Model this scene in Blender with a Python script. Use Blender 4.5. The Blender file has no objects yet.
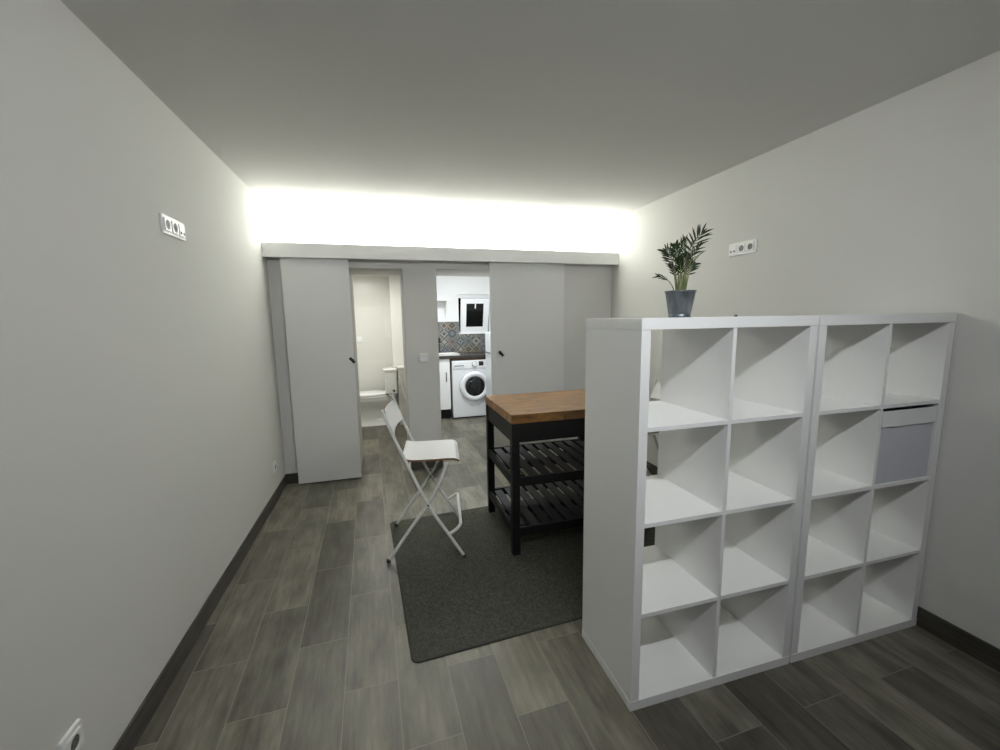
import bpy, bmesh, math, random
from mathutils import Vector, Matrix

random.seed(7)
SC = bpy.context.scene
COL = SC.collection
PI = math.pi

# ------------------------------------------------------------------ camera
def look(yaw, pitch, roll):
    f = Vector((math.sin(yaw) * math.cos(pitch), math.cos(yaw) * math.cos(pitch), math.sin(pitch)))
    r = Vector((math.cos(yaw), -math.sin(yaw), 0))
    u = r.cross(f)
    c, s = math.cos(roll), math.sin(roll)
    r2 = c * r + s * u
    u2 = -s * r + c * u
    m = Matrix((r2, u2, -f)).transposed().to_4x4()
    return m

cam_d = bpy.data.cameras.new('camera')
cam = bpy.data.objects.new('camera', cam_d)
COL.objects.link(cam)
cam_d.sensor_width = 36.0
cam_d.lens = 415.77 / 1000 * 36.0
cam_d.clip_start = 0.02
cam.matrix_world = Matrix.Translation((-0.8251, -1.1989, 1.472)) @ look(0.2717, -0.1355, -0.015)
SC.camera = cam

# ------------------------------------------------------------------ world, exposure, light levels
w = bpy.data.worlds.new('night')
SC.world = w
w.use_nodes = True
w.node_tree.nodes['Background'].inputs[0].default_value = (0.01, 0.012, 0.015, 1)
w.node_tree.nodes['Background'].inputs[1].default_value = 0.1
vs = SC.view_settings
vs.view_transform = 'Standard'
vs.look = 'None'
vs.gamma = 1.0
vs.use_curve_mapping = False
vs.exposure = 0.0

LED_W = 74.0        # cove light strip (W)
LAMP_W = 17.0       # linear ceiling light over the camera end of the room
BATH_W = 14.0
KITCHEN_W = 32.0


def light(name, kind, loc, energy, color, **k):
    d = bpy.data.lights.new(name, kind)
    d.energy = energy
    d.color = color
    for a, b in k.items():
        if a != 'rot':
            setattr(d, a, b)
    o = bpy.data.objects.new(name, d)
    COL.objects.link(o)
    o.location = loc
    o.rotation_euler = k.get('rot', (0, 0, 0))
    return o

XL, XR, ZC, YB, YP = -1.746, 1.552, 2.48, 2.84, 2.708
YF = -1.95          # wall behind the camera

# strip on the ledge shines up and out over the room (flat strip, faces up)
light('cove_light', 'AREA', ((XL + XR) / 2, YP + 0.0245, 2.052), LED_W, (0.985, 1.0, 0.965), shape='RECTANGLE',
      size=XR - XL - 0.02, size_y=0.006, spread=math.radians(120), rot=(PI, 0, 0))
LAMP = (-0.25, -1.34, 2.41)
LAMP_L = 1.5
light('room_batten_light', 'AREA', LAMP, LAMP_W, (0.935, 0.97, 1.0), shape='RECTANGLE', size=LAMP_L, size_y=0.045,
      spread=math.radians(125), rot=(math.radians(64), 0, 0))
light('bathroom_light', 'AREA', (-1.10, 4.25, 2.06), BATH_W, (1.0, 0.99, 0.945), shape='DISK', size=0.3)
light('kitchen_light', 'AREA', (0.25, 4.05, 2.33), KITCHEN_W, (0.94, 0.975, 1.0), shape='DISK', size=0.35)

# ------------------------------------------------------------------ materials
def mat(name, color, rough=0.5, metal=0.0, spec=0.5, emit=None, estr=0.0, trans=0.0):
    m = bpy.data.materials.new(name)
    m.use_nodes = True
    b = m.node_tree.nodes['Principled BSDF']
    b.inputs['Base Color'].default_value = (*color, 1)
    b.inputs['Roughness'].default_value = rough
    b.inputs['Metallic'].default_value = metal
    b.inputs['Specular IOR Level'].default_value = spec
    if trans:
        b.inputs['Transmission Weight'].default_value = trans
    if emit:
        b.inputs['Emission Color'].default_value = (*emit, 1)
        b.inputs['Emission Strength'].default_value = estr
    return m


class N:
    """small helper for node graphs"""
    def __init__(s, m):
        s.m = m
        s.t = m.node_tree
        s.b = s.t.nodes['Principled BSDF']

    def n(s, typ, **k):
        x = s.t.nodes.new(typ)
        for a, v in k.items():
            setattr(x, a, v)
        return x

    def l(s, a, b):
        s.t.links.new(a, b)

    def math(s, op, a, b=None, c=None):
        x = s.n('ShaderNodeMath', operation=op)
        for i, v in enumerate((a, b, c)):
            if v is None:
                continue
            if isinstance(v, (int, float)):
                x.inputs[i].default_value = v
            else:
                s.l(v, x.inputs[i])
        return x.outputs[0]

    def mix(s, f, a, b, blend='MIX'):
        x = s.n('ShaderNodeMix', data_type='RGBA', blend_type=blend)
        for i, v in ((0, f), (6, a), (7, b)):
            if isinstance(v, (int, float)):
                x.inputs[i].default_value = v
            elif isinstance(v, tuple):
                x.inputs[i].default_value = (*v, 1)
            else:
                s.l(v, x.inputs[i])
        return x.outputs[2]

    def noise(s, vec, scale, detail=3, rough=0.5):
        x = s.n('ShaderNodeTexNoise')
        x.inputs['Scale'].default_value = scale
        x.inputs['Detail'].default_value = detail
        x.inputs['Roughness'].default_value = rough
        s.l(vec, x.inputs['Vector'])
        return x.outputs[0]

    def ramp(s, f, stops, interp='LINEAR'):
        x = s.n('ShaderNodeValToRGB')
        x.color_ramp.interpolation = interp
        e = x.color_ramp.elements
        while len(e) < len(stops):
            e.new(0.5)
        for i, (p, c) in enumerate(stops):
            e[i].position = p
            e[i].color = (*c, 1)
        s.l(f, x.inputs[0])
        return x.outputs[0]

    def mapping(s, vec, loc=(0, 0, 0), rot=(0, 0, 0), scale=(1, 1, 1)):
        x = s.n('ShaderNodeMapping')
        x.inputs['Location'].default_value = loc
        x.inputs['Rotation'].default_value = rot
        x.inputs['Scale'].default_value = scale
        s.l(vec, x.inputs['Vector'])
        return x.outputs[0]

    def obj(s):
        return s.n('ShaderNodeTexCoord').outputs['Object']

    def bump(s, h, strength=0.1, dist=0.01):
        x = s.n('ShaderNodeBump')
        x.inputs['Strength'].default_value = strength
        x.inputs['Distance'].default_value = dist
        s.l(h, x.inputs['Height'])
        s.l(x.outputs[0], s.b.inputs['Normal'])


def plaster(name, color, rough=0.85):
    m = mat(name, color, rough, spec=0.25)
    g = N(m)
    v = g.obj()
    nz = g.noise(v, 90, 4)
    g.bump(nz, 0.06, 0.004)
    big = g.noise(v, 1.3, 2)
    c2 = tuple(x * 0.965 for x in color)
    g.l(g.mix(big, c2, color), g.b.inputs['Base Color'])
    return m


M = {}
M['wall'] = plaster('wall_paint', (0.74, 0.735, 0.70))
M['absorber_wall'] = plaster('unseen_wall_light_absorber', (0.16, 0.16, 0.165))  # unseen near wall, made dark to cut light bounced onto the shelves
M['ceiling'] = plaster('ceiling_paint', (0.76, 0.755, 0.73))
M['bath_wall'] = plaster('bath_paint', (0.80, 0.80, 0.76), 0.5)
M['kitchen_wall'] = plaster('kitchen_paint', (0.80, 0.81, 0.81))
M['door'] = mat('white_lacquer', (0.80, 0.80, 0.78), 0.45)
M['pelmet'] = mat('pelmet_paint', (0.82, 0.82, 0.80), 0.6)
M['white'] = mat('white_melamine', (0.86, 0.86, 0.845), 0.4)
M['plastic'] = mat('white_plastic', (0.87, 0.87, 0.85), 0.3)
M['recess'] = mat('grey_socket_recess', (0.10, 0.10, 0.095), 0.5)
M['black'] = mat('black_plastic', (0.008, 0.008, 0.008), 0.4)
M['dark'] = mat('black_paint', (0.006, 0.0065, 0.006), 0.55, spec=0.3)
M['chair_metal'] = mat('grey_white_powder_coat', (0.74, 0.74, 0.71), 0.4)
M['rubber'] = mat('dark_rubber', (0.03, 0.03, 0.028), 0.7)
M['ply'] = mat('plywood_edge', (0.20, 0.11, 0.06), 0.6)
M['ceramic'] = mat('glazed_ceramic', (0.80, 0.80, 0.76), 0.12)
M['chrome'] = mat('chrome', (0.75, 0.75, 0.75), 0.15, 1.0)
M['steel'] = mat('brushed_steel', (0.62, 0.63, 0.64), 0.22, 1.0)
M['appliance'] = mat('appliance_enamel', (0.80, 0.82, 0.84), 0.25)
M['drumglass'] = mat('dark_door_glass', (0.012, 0.013, 0.014), 0.08)
M['brown_edge'] = mat('brown_chipboard_edge', (0.10, 0.06, 0.035), 0.7)
M['counter'] = mat('dark_worktop', (0.045, 0.043, 0.042), 0.25)
M['cable'] = mat('white_hose', (0.8, 0.8, 0.77), 0.4)
M['led'] = mat('led_diffuser', (0.9, 0.9, 0.9), 0.5, emit=(1.0, 0.98, 0.93), estr=6.0)
M['lamp'] = mat('lamp_diffuser', (0.9, 0.9, 0.9), 0.5, emit=(0.95, 0.97, 1.0), estr=3.0)
M['soil'] = mat('potting_soil', (0.03, 0.022, 0.015), 0.95)
M['pvc'] = mat('white_pvc', (0.80, 0.82, 0.84), 0.3)


def zinc():
    m = mat('galvanised_zinc', (0.20, 0.225, 0.25), 0.38, 0.85)
    g = N(m)
    v = g.obj()
    nz = g.noise(g.mapping(v, scale=(1, 1, 0.25)), 60, 3)
    g.l(g.ramp(nz, [(0.3, (0.10, 0.118, 0.13)), (0.7, (0.22, 0.245, 0.265))]), g.b.inputs['Base Color'])
    return m
M['zinc'] = zinc()


def leaf(name, c1, c2):
    m = mat(name, c1, 0.5, spec=0.25)
    g = N(m)
    nz = g.noise(g.obj(), 30, 2)
    g.l(g.ramp(nz, [(0.3, c1), (0.75, c2)]), g.b.inputs['Base Color'])
    return m
M['leaf'] = leaf('palm_leaf', (0.007, 0.016, 0.003), (0.02, 0.038, 0.007))
M['stem'] = leaf('palm_stem', (0.10, 0.125, 0.045), (0.24, 0.27, 0.12))


def floor_mat():
    m = mat('wood_look_tile', (0.2, 0.19, 0.17), 0.38, spec=0.5)
    g = N(m)
    a = math.radians(1.7)
    v = g.obj()
    rot = g.mapping(v, rot=(0, 0, -a))
    sep = g.n('ShaderNodeSeparateXYZ')
    g.l(rot, sep.inputs[0])
    RH, BW = 0.2075, 0.613
    # at (x=-1.46, y=0.38) a lane edge meets a cross joint
    x0 = -1.46 * math.cos(a) + 0.38 * math.sin(a)
    y0 = 1.46 * math.sin(a) + 0.38 * math.cos(a)
    U = g.math('ADD', sep.outputs[1], -y0 + BW * 10.5)
    V = g.math('ADD', sep.outputs[0], -x0 + RH * 20)
    cmb = g.n('ShaderNodeCombineXYZ')
    g.l(U, cmb.inputs[0])
    g.l(V, cmb.inputs[1])
    br = g.n('ShaderNodeTexBrick')
    br.offset = 0.5
    br.offset_frequency = 2
    br.squash = 1.0
    br.inputs['Color1'].default_value = (0, 0, 0, 1)
    br.inputs['Color2'].default_value = (1, 1, 1, 1)
    br.inputs['Mortar'].default_value = (0.5, 0.5, 0.5, 1)
    br.inputs['Scale'].default_value = 1.0
    br.inputs['Mortar Size'].default_value = 0.0016
    br.inputs['Mortar Smooth'].default_value = 0.3
    br.inputs['Brick Width'].default_value = BW
    br.inputs['Row Height'].default_value = RH
    g.l(cmb.outputs[0], br.inputs['Vector'])
    tint = br.outputs['Color']
    # grain, shifted per tile
    sh = g.n('ShaderNodeVectorMath', operation='SCALE')
    g.l(tint, sh.inputs[0])
    sh.inputs['Scale'].default_value = 37.0
    ad = g.n('ShaderNodeVectorMath', operation='ADD')
    g.l(cmb.outputs[0], ad.inputs[0])
    g.l(sh.outputs[0], ad.inputs[1])
    gv = g.mapping(ad.outputs[0], scale=(1.3, 16, 1))
    fine = g.noise(gv, 3.2, 6, 0.62)
    cl = g.noise(g.mapping(ad.outputs[0], scale=(2.6, 7.0, 1)), 1.5, 4, 0.6)
    grain = g.ramp(fine, [(0.36, (0.78, 0.775, 0.76)), (0.5, (1.0, 1.0, 1.0)), (0.64, (1.18, 1.18, 1.17))])
    base = g.ramp(cl, [(0.30, (0.082, 0.075, 0.056)), (0.5, (0.138, 0.129, 0.100)), (0.70, (0.190, 0.180, 0.143))])
    c = g.mix(1.0, base, grain, 'MULTIPLY')
    # tile to tile variation
    tv = g.ramp(tint, [(0.0, (0.58, 0.57, 0.55)), (0.5, (1.0, 0.99, 0.98)), (1.0, (1.48, 1.48, 1.44))])
    c = g.mix(1.0, c, tv, 'MULTIPLY')
    # knots
    vo = g.n('ShaderNodeTexVoronoi')
    vo.inputs['Scale'].default_value = 1.0
    g.l(g.mapping(ad.outputs[0], scale=(1.7, 3.6, 1)), vo.inputs['Vector'])
    kn = g.math('SUBTRACT', 1.0, g.math('MULTIPLY', vo.outputs['Distance'], 6.0))
    kn = g.math('MAXIMUM', kn, 0.0)
    c = g.mix(g.math('MULTIPLY', kn, 0.85), c, (0.03, 0.026, 0.02))
    c = g.mix(br.outputs['Fac'], c, (0.25, 0.238, 0.195))
    g.l(c, g.b.inputs['Base Color'])
    rr = g.math('MULTIPLY_ADD', fine, 0.2, 0.30)
    g.l(rr, g.b.inputs['Roughness'])
    h = g.math('SUBTRACT', g.math('MULTIPLY', fine, 0.15), br.outputs['Fac'])
    g.bump(h, 0.12, 0.003)
    return m
M['floor'] = floor_mat()


def base_mat():
    m = mat('baseboard_tile', (0.085, 0.078, 0.064), 0.4)
    g = N(m)
    nz = g.noise(g.mapping(g.obj(), scale=(1.5, 1.5, 18)), 4, 5)
    g.l(g.ramp(nz, [(0.3, (0.042, 0.038, 0.030)), (0.7, (0.085, 0.078, 0.063))]), g.b.inputs['Base Color'])
    return m
M['baseboard'] = base_mat()


def rug_mat():
    m = mat('grey_green_rug', (0.06, 0.062, 0.052), 0.95, spec=0.1)
    g = N(m)
    v = g.obj()
    a = g.noise(v, 75, 6, 0.85)
    b = g.noise(v, 9, 5, 0.7)
    c = g.ramp(a, [(0.38, (0.030, 0.031, 0.023)), (0.62, (0.130, 0.131, 0.103))])
    c = g.mix(g.math('MULTIPLY', b, 0.55), c, (0.05, 0.052, 0.042))
    g.l(c, g.b.inputs['Base Color'])
    g.bump(a, 0.6, 0.006)
    return m
M['rug'] = rug_mat()
M['rug_edge'] = mat('rug_binding', (0.035, 0.036, 0.03), 0.9)


def butcher():
    m = mat('butcher_block', (0.3, 0.16, 0.07), 0.42)
    g = N(m)
    v = g.obj()
    br = g.n('ShaderNodeTexBrick')
    br.offset = 0.37
    br.inputs['Color1'].default_value = (0, 0, 0, 1)
    br.inputs['Color2'].default_value = (1, 1, 1, 1)
    br.inputs['Mortar'].default_value = (0.3, 0.3, 0.3, 1)
    br.inputs['Scale'].default_value = 1.0
    br.inputs['Mortar Size'].default_value = 0.0006
    br.inputs['Brick Width'].default_value = 0.17
    br.inputs['Row Height'].default_value = 0.042
    g.l(g.mapping(v, loc=(5, 5, 0)), br.inputs['Vector'])
    sh = g.n('ShaderNodeVectorMath', operation='SCALE')
    sh.inputs['Scale'].default_value = 11
    g.l(br.outputs['Color'], sh.inputs[0])
    ad = g.n('ShaderNodeVectorMath', operation='ADD')
    g.l(v, ad.inputs[0])
    g.l(sh.outputs[0], ad.inputs[1])
    gr = g.noise(g.mapping(ad.outputs[0], scale=(2, 18, 6)), 4, 5, 0.6)
    c = g.ramp(gr, [(0.3, (0.12, 0.05, 0.013)), (0.55, (0.27, 0.135, 0.036)), (0.8, (0.37, 0.21, 0.065))])
    tv = g.ramp(br.outputs['Color'], [(0, (0.72, 0.70, 0.68)), (1, (1.12, 1.1, 1.05))])
    c = g.mix(1.0, c, tv, 'MULTIPLY')
    g.l(c, g.b.inputs['Base Color'])
    return m
M['butcher'] = butcher()


def fabric(name, c1, c2, sc=900):
    m = mat(name, c1, 0.9, spec=0.15)
    g = N(m)
    a = g.noise(g.obj(), sc, 2)
    g.l(g.ramp(a, [(0.35, c1), (0.65, c2)]), g.b.inputs['Base Color'])
    g.bump(a, 0.3, 0.002)
    return m
M['box_fabric'] = fabric('blue_grey_fabric', (0.56, 0.57, 0.61), (0.66, 0.67, 0.71))
M['box_white'] = fabric('white_fabric', (0.76, 0.76, 0.76), (0.84, 0.84, 0.84))


def patchwork():
    """square cement-look tiles, each with its own motif and tones (x,z plane)"""
    m = mat('patchwork_tile', (0.3, 0.3, 0.3), 0.3)
    g = N(m)
    sep = g.n('ShaderNodeSeparateXYZ')
    g.l(g.obj(), sep.inputs[0])
    T = 0.128
    u = g.math('DIVIDE', g.math('ADD', sep.outputs[0], 6.4 - 0.035), T)
    v = g.math('DIVIDE', g.math('ADD', sep.outputs[2], 6.4 - 0.925), T)
    cu = g.math('FLOOR', u)
    cv = g.math('FLOOR', v)
    cmb = g.n('ShaderNodeCombineXYZ')
    g.l(cu, cmb.inputs[0])
    g.l(cv, cmb.inputs[1])
    wn = g.n('ShaderNodeTexWhiteNoise', noise_dimensions='2D')
    g.l(cmb.outputs[0], wn.inputs['Vector'])
    r1 = wn.outputs['Value']
    s2 = g.n('ShaderNodeSeparateColor')
    g.l(wn.outputs['Color'], s2.inputs[0])
    r2, r3 = s2.outputs[1], s2.outputs[2]
    fu = g.math('ABSOLUTE', g.math('SUBTRACT', g.math('FRACT', u), 0.5))
    fv = g.math('ABSOLUTE', g.math('SUBTRACT', g.math('FRACT', v), 0.5))
    dia = g.math('ADD', fu, fv)
    rad = g.math('SQRT', g.math('ADD', g.math('MULTIPLY', fu, fu), g.math('MULTIPLY', fv, fv)))
    mx = g.math('MAXIMUM', fu, fv)
    star = g.math('MULTIPLY', fu, fv)
    d = g.math('ADD', g.math('MULTIPLY', dia, r2), g.math('MULTIPLY', rad, g.math('SUBTRACT', 1.0, r2)))
    d = g.math('ADD', d, g.math('MULTIPLY', star, g.math('MULTIPLY', r3, 5.0)))
    band = g.math('SINE', g.math('MULTIPLY_ADD', d, 9.5, g.math('MULTIPLY', r1, 6.0)))
    k = g.math('GREATER_THAN', band, 0.1)
    bg = g.ramp(r1, [(0.0, (0.30, 0.30, 0.27)), (0.2, (0.20, 0.22, 0.235)), (0.36, (0.36, 0.35, 0.30)),
                     (0.52, (0.15, 0.175, 0.195)), (0.66, (0.27, 0.26, 0.23)), (0.84, (0.27, 0.21, 0.13)),
                     (0.92, (0.20, 0.21, 0.21))], 'CONSTANT')
    fg = g.ramp(r3, [(0.0, (0.035, 0.038, 0.036)), (0.3, (0.03, 0.04, 0.055)), (0.55, (0.06, 0.052, 0.035)),
                     (0.72, (0.075, 0.085, 0.09)), (0.84, (0.12, 0.06, 0.03)), (0.92, (0.04, 0.042, 0.026))], 'CONSTANT')
    c = g.mix(k, bg, fg)
    c = g.mix(0.3, c, (0.15, 0.155, 0.15))
    c = g.mix(g.math('GREATER_THAN', mx, 0.487), c, (0.16, 0.16, 0.15))
    g.l(c, g.b.inputs['Base Color'])
    return m
M['patchwork'] = patchwork()


def bath_tile():
    m = mat('bath_tile', (0.78, 0.78, 0.74), 0.28)
    g = N(m)
    sep = g.n('ShaderNodeSeparateXYZ')
    g.l(g.obj(), sep.inputs[0])
    cmb = g.n('ShaderNodeCombineXYZ')
    g.l(g.math('ADD', g.math('ADD', sep.outputs[0], sep.outputs[1]), 10), cmb.inputs[0])
    g.l(g.math('ADD', sep.outputs[2], 3.0), cmb.inputs[1])
    br = g.n('ShaderNodeTexBrick')
    br.offset = 0.0
    br.inputs['Color1'].default_value = (0.78, 0.78, 0.73, 1)
    br.inputs['Color2'].default_value = (0.74, 0.74, 0.69, 1)
    br.inputs['Mortar'].default_value = (0.715, 0.715, 0.675, 1)
    br.inputs['Scale'].default_value = 1
    br.inputs['Mortar Size'].default_value = 0.002
    br.inputs['Brick Width'].default_value = 0.6
    br.inputs['Row Height'].default_value = 0.3
    g.l(cmb.outputs[0], br.inputs['Vector'])
    g.l(br.outputs['Color'], g.b.inputs['Base Color'])
    return m
M['bath_tile'] = bath_tile()


def glass_mat():
    m = mat('window_glass', (0.006, 0.007, 0.006), 0.05, spec=0.15)
    return m
M['glass'] = glass_mat()
M['half_wall_tile'] = fabric('grey_marble_tile', (0.50, 0.50, 0.45), (0.62, 0.62, 0.57), 6)

# ------------------------------------------------------------------ mesh helpers
def box(bm, lo, hi, bev=0.0, seg=2):
    lo = Vector(lo); hi = Vector(hi)
    r = bmesh.ops.create_cube(bm, size=1.0)
    vs_ = r['verts']
    c = (lo + hi) / 2; d = hi - lo
    for v in vs_:
        v.co = Vector((v.co.x * d.x, v.co.y * d.y, v.co.z * d.z)) + c
    if bev > 0:
        es = list({e for v in vs_ for e in v.link_edges})
        bmesh.ops.bevel(bm, geom=es, offset=bev, segments=seg, profile=0.5, affect='EDGES')


def tube(bm, pts, r, seg=10, cap=True):
    pts = [Vector(p) for p in pts]
    rings = []
    up = Vector((0, 0, 1))
    prev = None
    for i, p in enumerate(pts):
        if i == 0: t = pts[1] - p
        elif i == len(pts) - 1: t = p - pts[i - 1]
        else: t = (pts[i + 1] - p).normalized() + (p - pts[i - 1]).normalized()
        t.normalize()
        if prev is None:
            a = t.orthogonal().normalized()
        else:
            a = prev - t * prev.dot(t)
            a.normalize()
        prev = a
        b = t.cross(a)
        rr = r[i] if isinstance(r, (list, tuple)) else r
        rings.append([bm.verts.new(p + rr * (math.cos(k * 2 * PI / seg) * a + math.sin(k * 2 * PI / seg) * b)) for k in range(seg)])
    for i in range(len(rings) - 1):
        for k in range(seg):
            bm.faces.new((rings[i][k], rings[i][(k + 1) % seg], rings[i + 1][(k + 1) % seg], rings[i + 1][k]))
    if cap:
        bm.faces.new(rings[0][::-1])
        bm.faces.new(rings[-1])


def smooth_path(pts, n=6):
    """Catmull-Rom through the points"""
    P = [Vector(p) for p in pts]
    P = [P[0] * 2 - P[1]] + P + [P[-1] * 2 - P[-2]]
    out = []
    for i in range(1, len(P) - 2):
        p0, p1, p2, p3 = P[i - 1:i + 3]
        for k in range(n):
            t = k / n
            out.append(0.5 * ((2 * p1) + (p2 - p0) * t + (2 * p0 - 5 * p1 + 4 * p2 - p3) * t * t + (3 * p1 - p0 - 3 * p2 + p3) * t ** 3))
    out.append(P[-2])
    return out


def lathe(bm, prof, seg=32, c=(0, 0, 0), axis='Z', cap0=True, cap1=True):
    c = Vector(c)
    rings = []
    for r, h in prof:
        ring = []
        for k in range(seg):
            a = 2 * PI * k / seg
            if axis == 'Z': p = Vector((r * math.cos(a), r * math.sin(a), h))
            elif axis == 'Y': p = Vector((r * math.cos(a), h, -r * math.sin(a)))
            else: p = Vector((h, r * math.cos(a), r * math.sin(a)))
            ring.append(bm.verts.new(p + c))
        rings.append(ring)
    for i in range(len(rings) - 1):
        for k in range(seg):
            bm.faces.new((rings[i][k], rings[i][(k + 1) % seg], rings[i + 1][(k + 1) % seg], rings[i + 1][k]))
    if cap0: bm.faces.new(rings[0][::-1])
    if cap1: bm.faces.new(rings[-1])


def loft(bm, rings, cap=True):
    R = [[bm.verts.new(Vector(p)) for p in ring] for ring in rings]
    n = len(R[0])
    for i in range(len(R) - 1):
        for k in range(n):
            bm.faces.new((R[i][k], R[i][(k + 1) % n], R[i + 1][(k + 1) % n], R[i + 1][k]))
    if cap:
        bm.faces.new(R[0][::-1])
        bm.faces.new(R[-1])


def prism(bm, outline, z0, z1, bev=0.0):
    lo = [bm.verts.new((x, y, z0)) for x, y in outline]
    hi = [bm.verts.new((x, y, z1)) for x, y in outline]
    n = len(lo)
    bm.faces.new(lo[::-1]); bm.faces.new(hi)
    for k in range(n):
        bm.faces.new((lo[k], lo[(k + 1) % n], hi[(k + 1) % n], hi[k]))


def rrect(x0, y0, x1, y1, r, seg=6):
    out = []
    for cx, cy, a0 in ((x1 - r, y1 - r, 0), (x0 + r, y1 - r, PI / 2), (x0 + r, y0 + r, PI), (x1 - r, y0 + r, 1.5 * PI)):
        for k in range(seg + 1):
            a = a0 + PI / 2 * k / seg
            out.append((cx + r * math.cos(a), cy + r * math.sin(a)))
    return out


def obj(name, bm, m, parent=None, smooth=False, angle=35):
    bmesh.ops.recalc_face_normals(bm, faces=bm.faces[:])
    me = bpy.data.meshes.new(name)
    bm.to_mesh(me)
    bm.free()
    for x in (m if isinstance(m, list) else [m]):
        me.materials.append(M[x] if isinstance(x, str) else x)
    if smooth:
        for p in me.polygons:
            p.use_smooth = True
        try:
            me.set_sharp_from_angle(angle=math.radians(angle))
        except Exception:
            pass
    o = bpy.data.objects.new(name, me)
    COL.objects.link(o)
    if parent is not None:
        o.parent = parent
    return o


def thing(name, label, cat, loc=(0, 0, 0), rotz=0.0, group=None):
    o = bpy.data.objects.new(name, None)
    o.empty_display_size = 0.05
    COL.objects.link(o)
    o.location = loc
    o.rotation_euler = (0, 0, rotz)
    o['label'] = label
    o['category'] = cat
    if group: o['group'] = group
    return o


def tag(o, label, cat, group=None):
    o['label'] = label
    o['category'] = cat
    if group: o['group'] = group
    return o


def struct(name, bm, m, label=None, cat=None, **k):
    o = obj(name, bm, m, **k)
    o['kind'] = 'structure'
    if label: o['label'] = label
    if cat: o['category'] = cat
    return o


def B(*boxes, bev=0.0):
    bm = bmesh.new()
    for lo, hi in boxes:
        box(bm, lo, hi, bev)
    return bm


def dup(root, loc, rotz, label, group=None):
    r = root.copy()
    COL.objects.link(r)
    r.location = loc
    r.rotation_euler = (0, 0, rotz)
    r['label'] = label
    if group: r['group'] = group
    for ch in list(root.children):
        c = ch.copy()
        COL.objects.link(c)
        c.parent = r
        for gch in list(ch.children):
            d = gch.copy()
            COL.objects.link(d)
            d.parent = c
    return r

# ------------------------------------------------------------------ the room shell
YK = 5.36            # kitchen back wall
YBB = 5.20           # bathroom back wall
WT = 0.62            # depth of the old wall behind the sliding doors
J1, J2, J3, J4 = -1.10, -0.622, -0.312, 0.62   # openings in the back wall
ZO = 1.94            # opening height
T = 0.12

struct('floor', B(((XL - 0.3, YF - 0.12, -0.1), (XR + 0.3, YK + 0.12, 0))), 'floor',
       'grey wood-look plank tile floor', 'floor')
struct('ceiling', B(((XL - T, YF - T, ZC), (XR + T, YB + 0.0, ZC + 0.1))), 'ceiling', 'plain white ceiling', 'ceiling')
struct('wall_left', B(((XL - T, YF - T, 0), (XL, YK + T, ZC))), 'wall', 'white wall on the left', 'wall')
struct('wall_right', B(((XR, YF - T, 0), (XR + T, YK + T, ZC))), 'wall', 'white wall on the right', 'wall')
struct('wall_front', B(((XL, YF - T, 0), (XR, YF, ZC))), 'absorber_wall', 'unseen wall facing the sliding doors, darkened to deepen the shelf shadows', 'wall')
struct('wall_back', B(((XL, YB, 0), (J1, YB + WT, ZO)), ((J2, YB, 0), (J3, YB + WT, ZO)),
                      ((J4, YB, 0), (XR, YB + WT, ZO)), ((XL, YB, ZO), (XR, YB + WT, ZC + 0.1))), 'wall',
       'white back wall with two door openings', 'wall')
# bathroom and kitchen behind it
struct('wall_bathroom_back', B(((XL, YBB, 0), (-0.5, YBB + T, ZC))), 'bath_tile', 'pale tiled bathroom back wall', 'wall')
struct('wall_bathroom_right', B(((-0.5, YB + WT, 0), (-0.312, YK + T, ZC))), 'bath_wall', 'partition between bathroom and kitchen', 'wall')
struct('ceiling_bathroom', B(((XL, YB + WT, 2.10), (-0.5, YBB, 2.2))), 'bath_wall', 'low bathroom ceiling', 'ceiling')
struct('wall_bathroom_duct', B(((-0.705, 4.98, 0.0), (-0.5, YBB, 2.1)), bev=0.004), 'bath_wall', 'boxed duct in the bathroom corner', 'wall')
struct('wall_kitchen_back', B(((-0.312, YK, 0), (0.34, YK + T, 2.4)), ((0.34, YK, 0), (0.83, YK + T, 1.25)),
                              ((0.34, YK, 1.85), (0.83, YK + T, 2.4)), ((0.83, YK, 0), (XR, YK + T, 2.4))),
       'kitchen_wall', 'white kitchen back wall', 'wall')
struct('ceiling_kitchen', B(((-0.312, YB + WT, 2.4), (XR, YK + T, 2.5))), 'ceiling', 'kitchen ceiling', 'ceiling')
struct('wall_kitchen_backsplash', B(((-0.311, YK - 0.010, 0.945), (0.345, YK - 0.0005, 1.43)),
                                    ((0.345, YK - 0.010, 0.945), (1.2, YK - 0.0005, 1.25))), 'patchwork',
       'patchwork tile backsplash above the kitchen counter', 'backsplash')
struct('wall_bathroom_ledge', B(((-0.655, 4.70, 0), (-0.501, 4.979, 0.80)), bev=0.003), 'half_wall_tile',
       'low grey tiled wall beside the toilet cistern', 'half wall')
struct('trim_bathroom_ledge', B(((-0.662, 4.693, 0.8005), (-0.501, 4.979, 0.82)), bev=0.003), 'bath_wall',
       'white cap on the low bathroom wall', 'trim')

bb = 0.010
bh = 0.094
struct('baseboard_left', B(((XL, YF, 0), (XL + bb, YB, bh)), bev=0.0015), 'baseboard', 'dark baseboard along the left wall', 'baseboard')
struct('baseboard_right', B(((XR - bb, YF, 0), (XR, YB, bh)), bev=0.0015), 'baseboard', 'dark baseboard along the right wall', 'baseboard')
struct('baseboard_back', B(((XL + bb, YB - bb, 0), (J1 - 0.02, YB, bh)), ((J4 + 0.1, YB - bb, 0), (XR - bb, YB, bh)), bev=0.0015), 'baseboard',
       'dark baseboard on the back wall', 'baseboard')
struct('baseboard_pillar', B(((J2 - 0.002, YB - bb, 0), (J3 + 0.002, YB, bh)), bev=0.0015), 'baseboard',
       'dark baseboard at the foot of the pillar between the doorways', 'baseboard')

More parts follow.
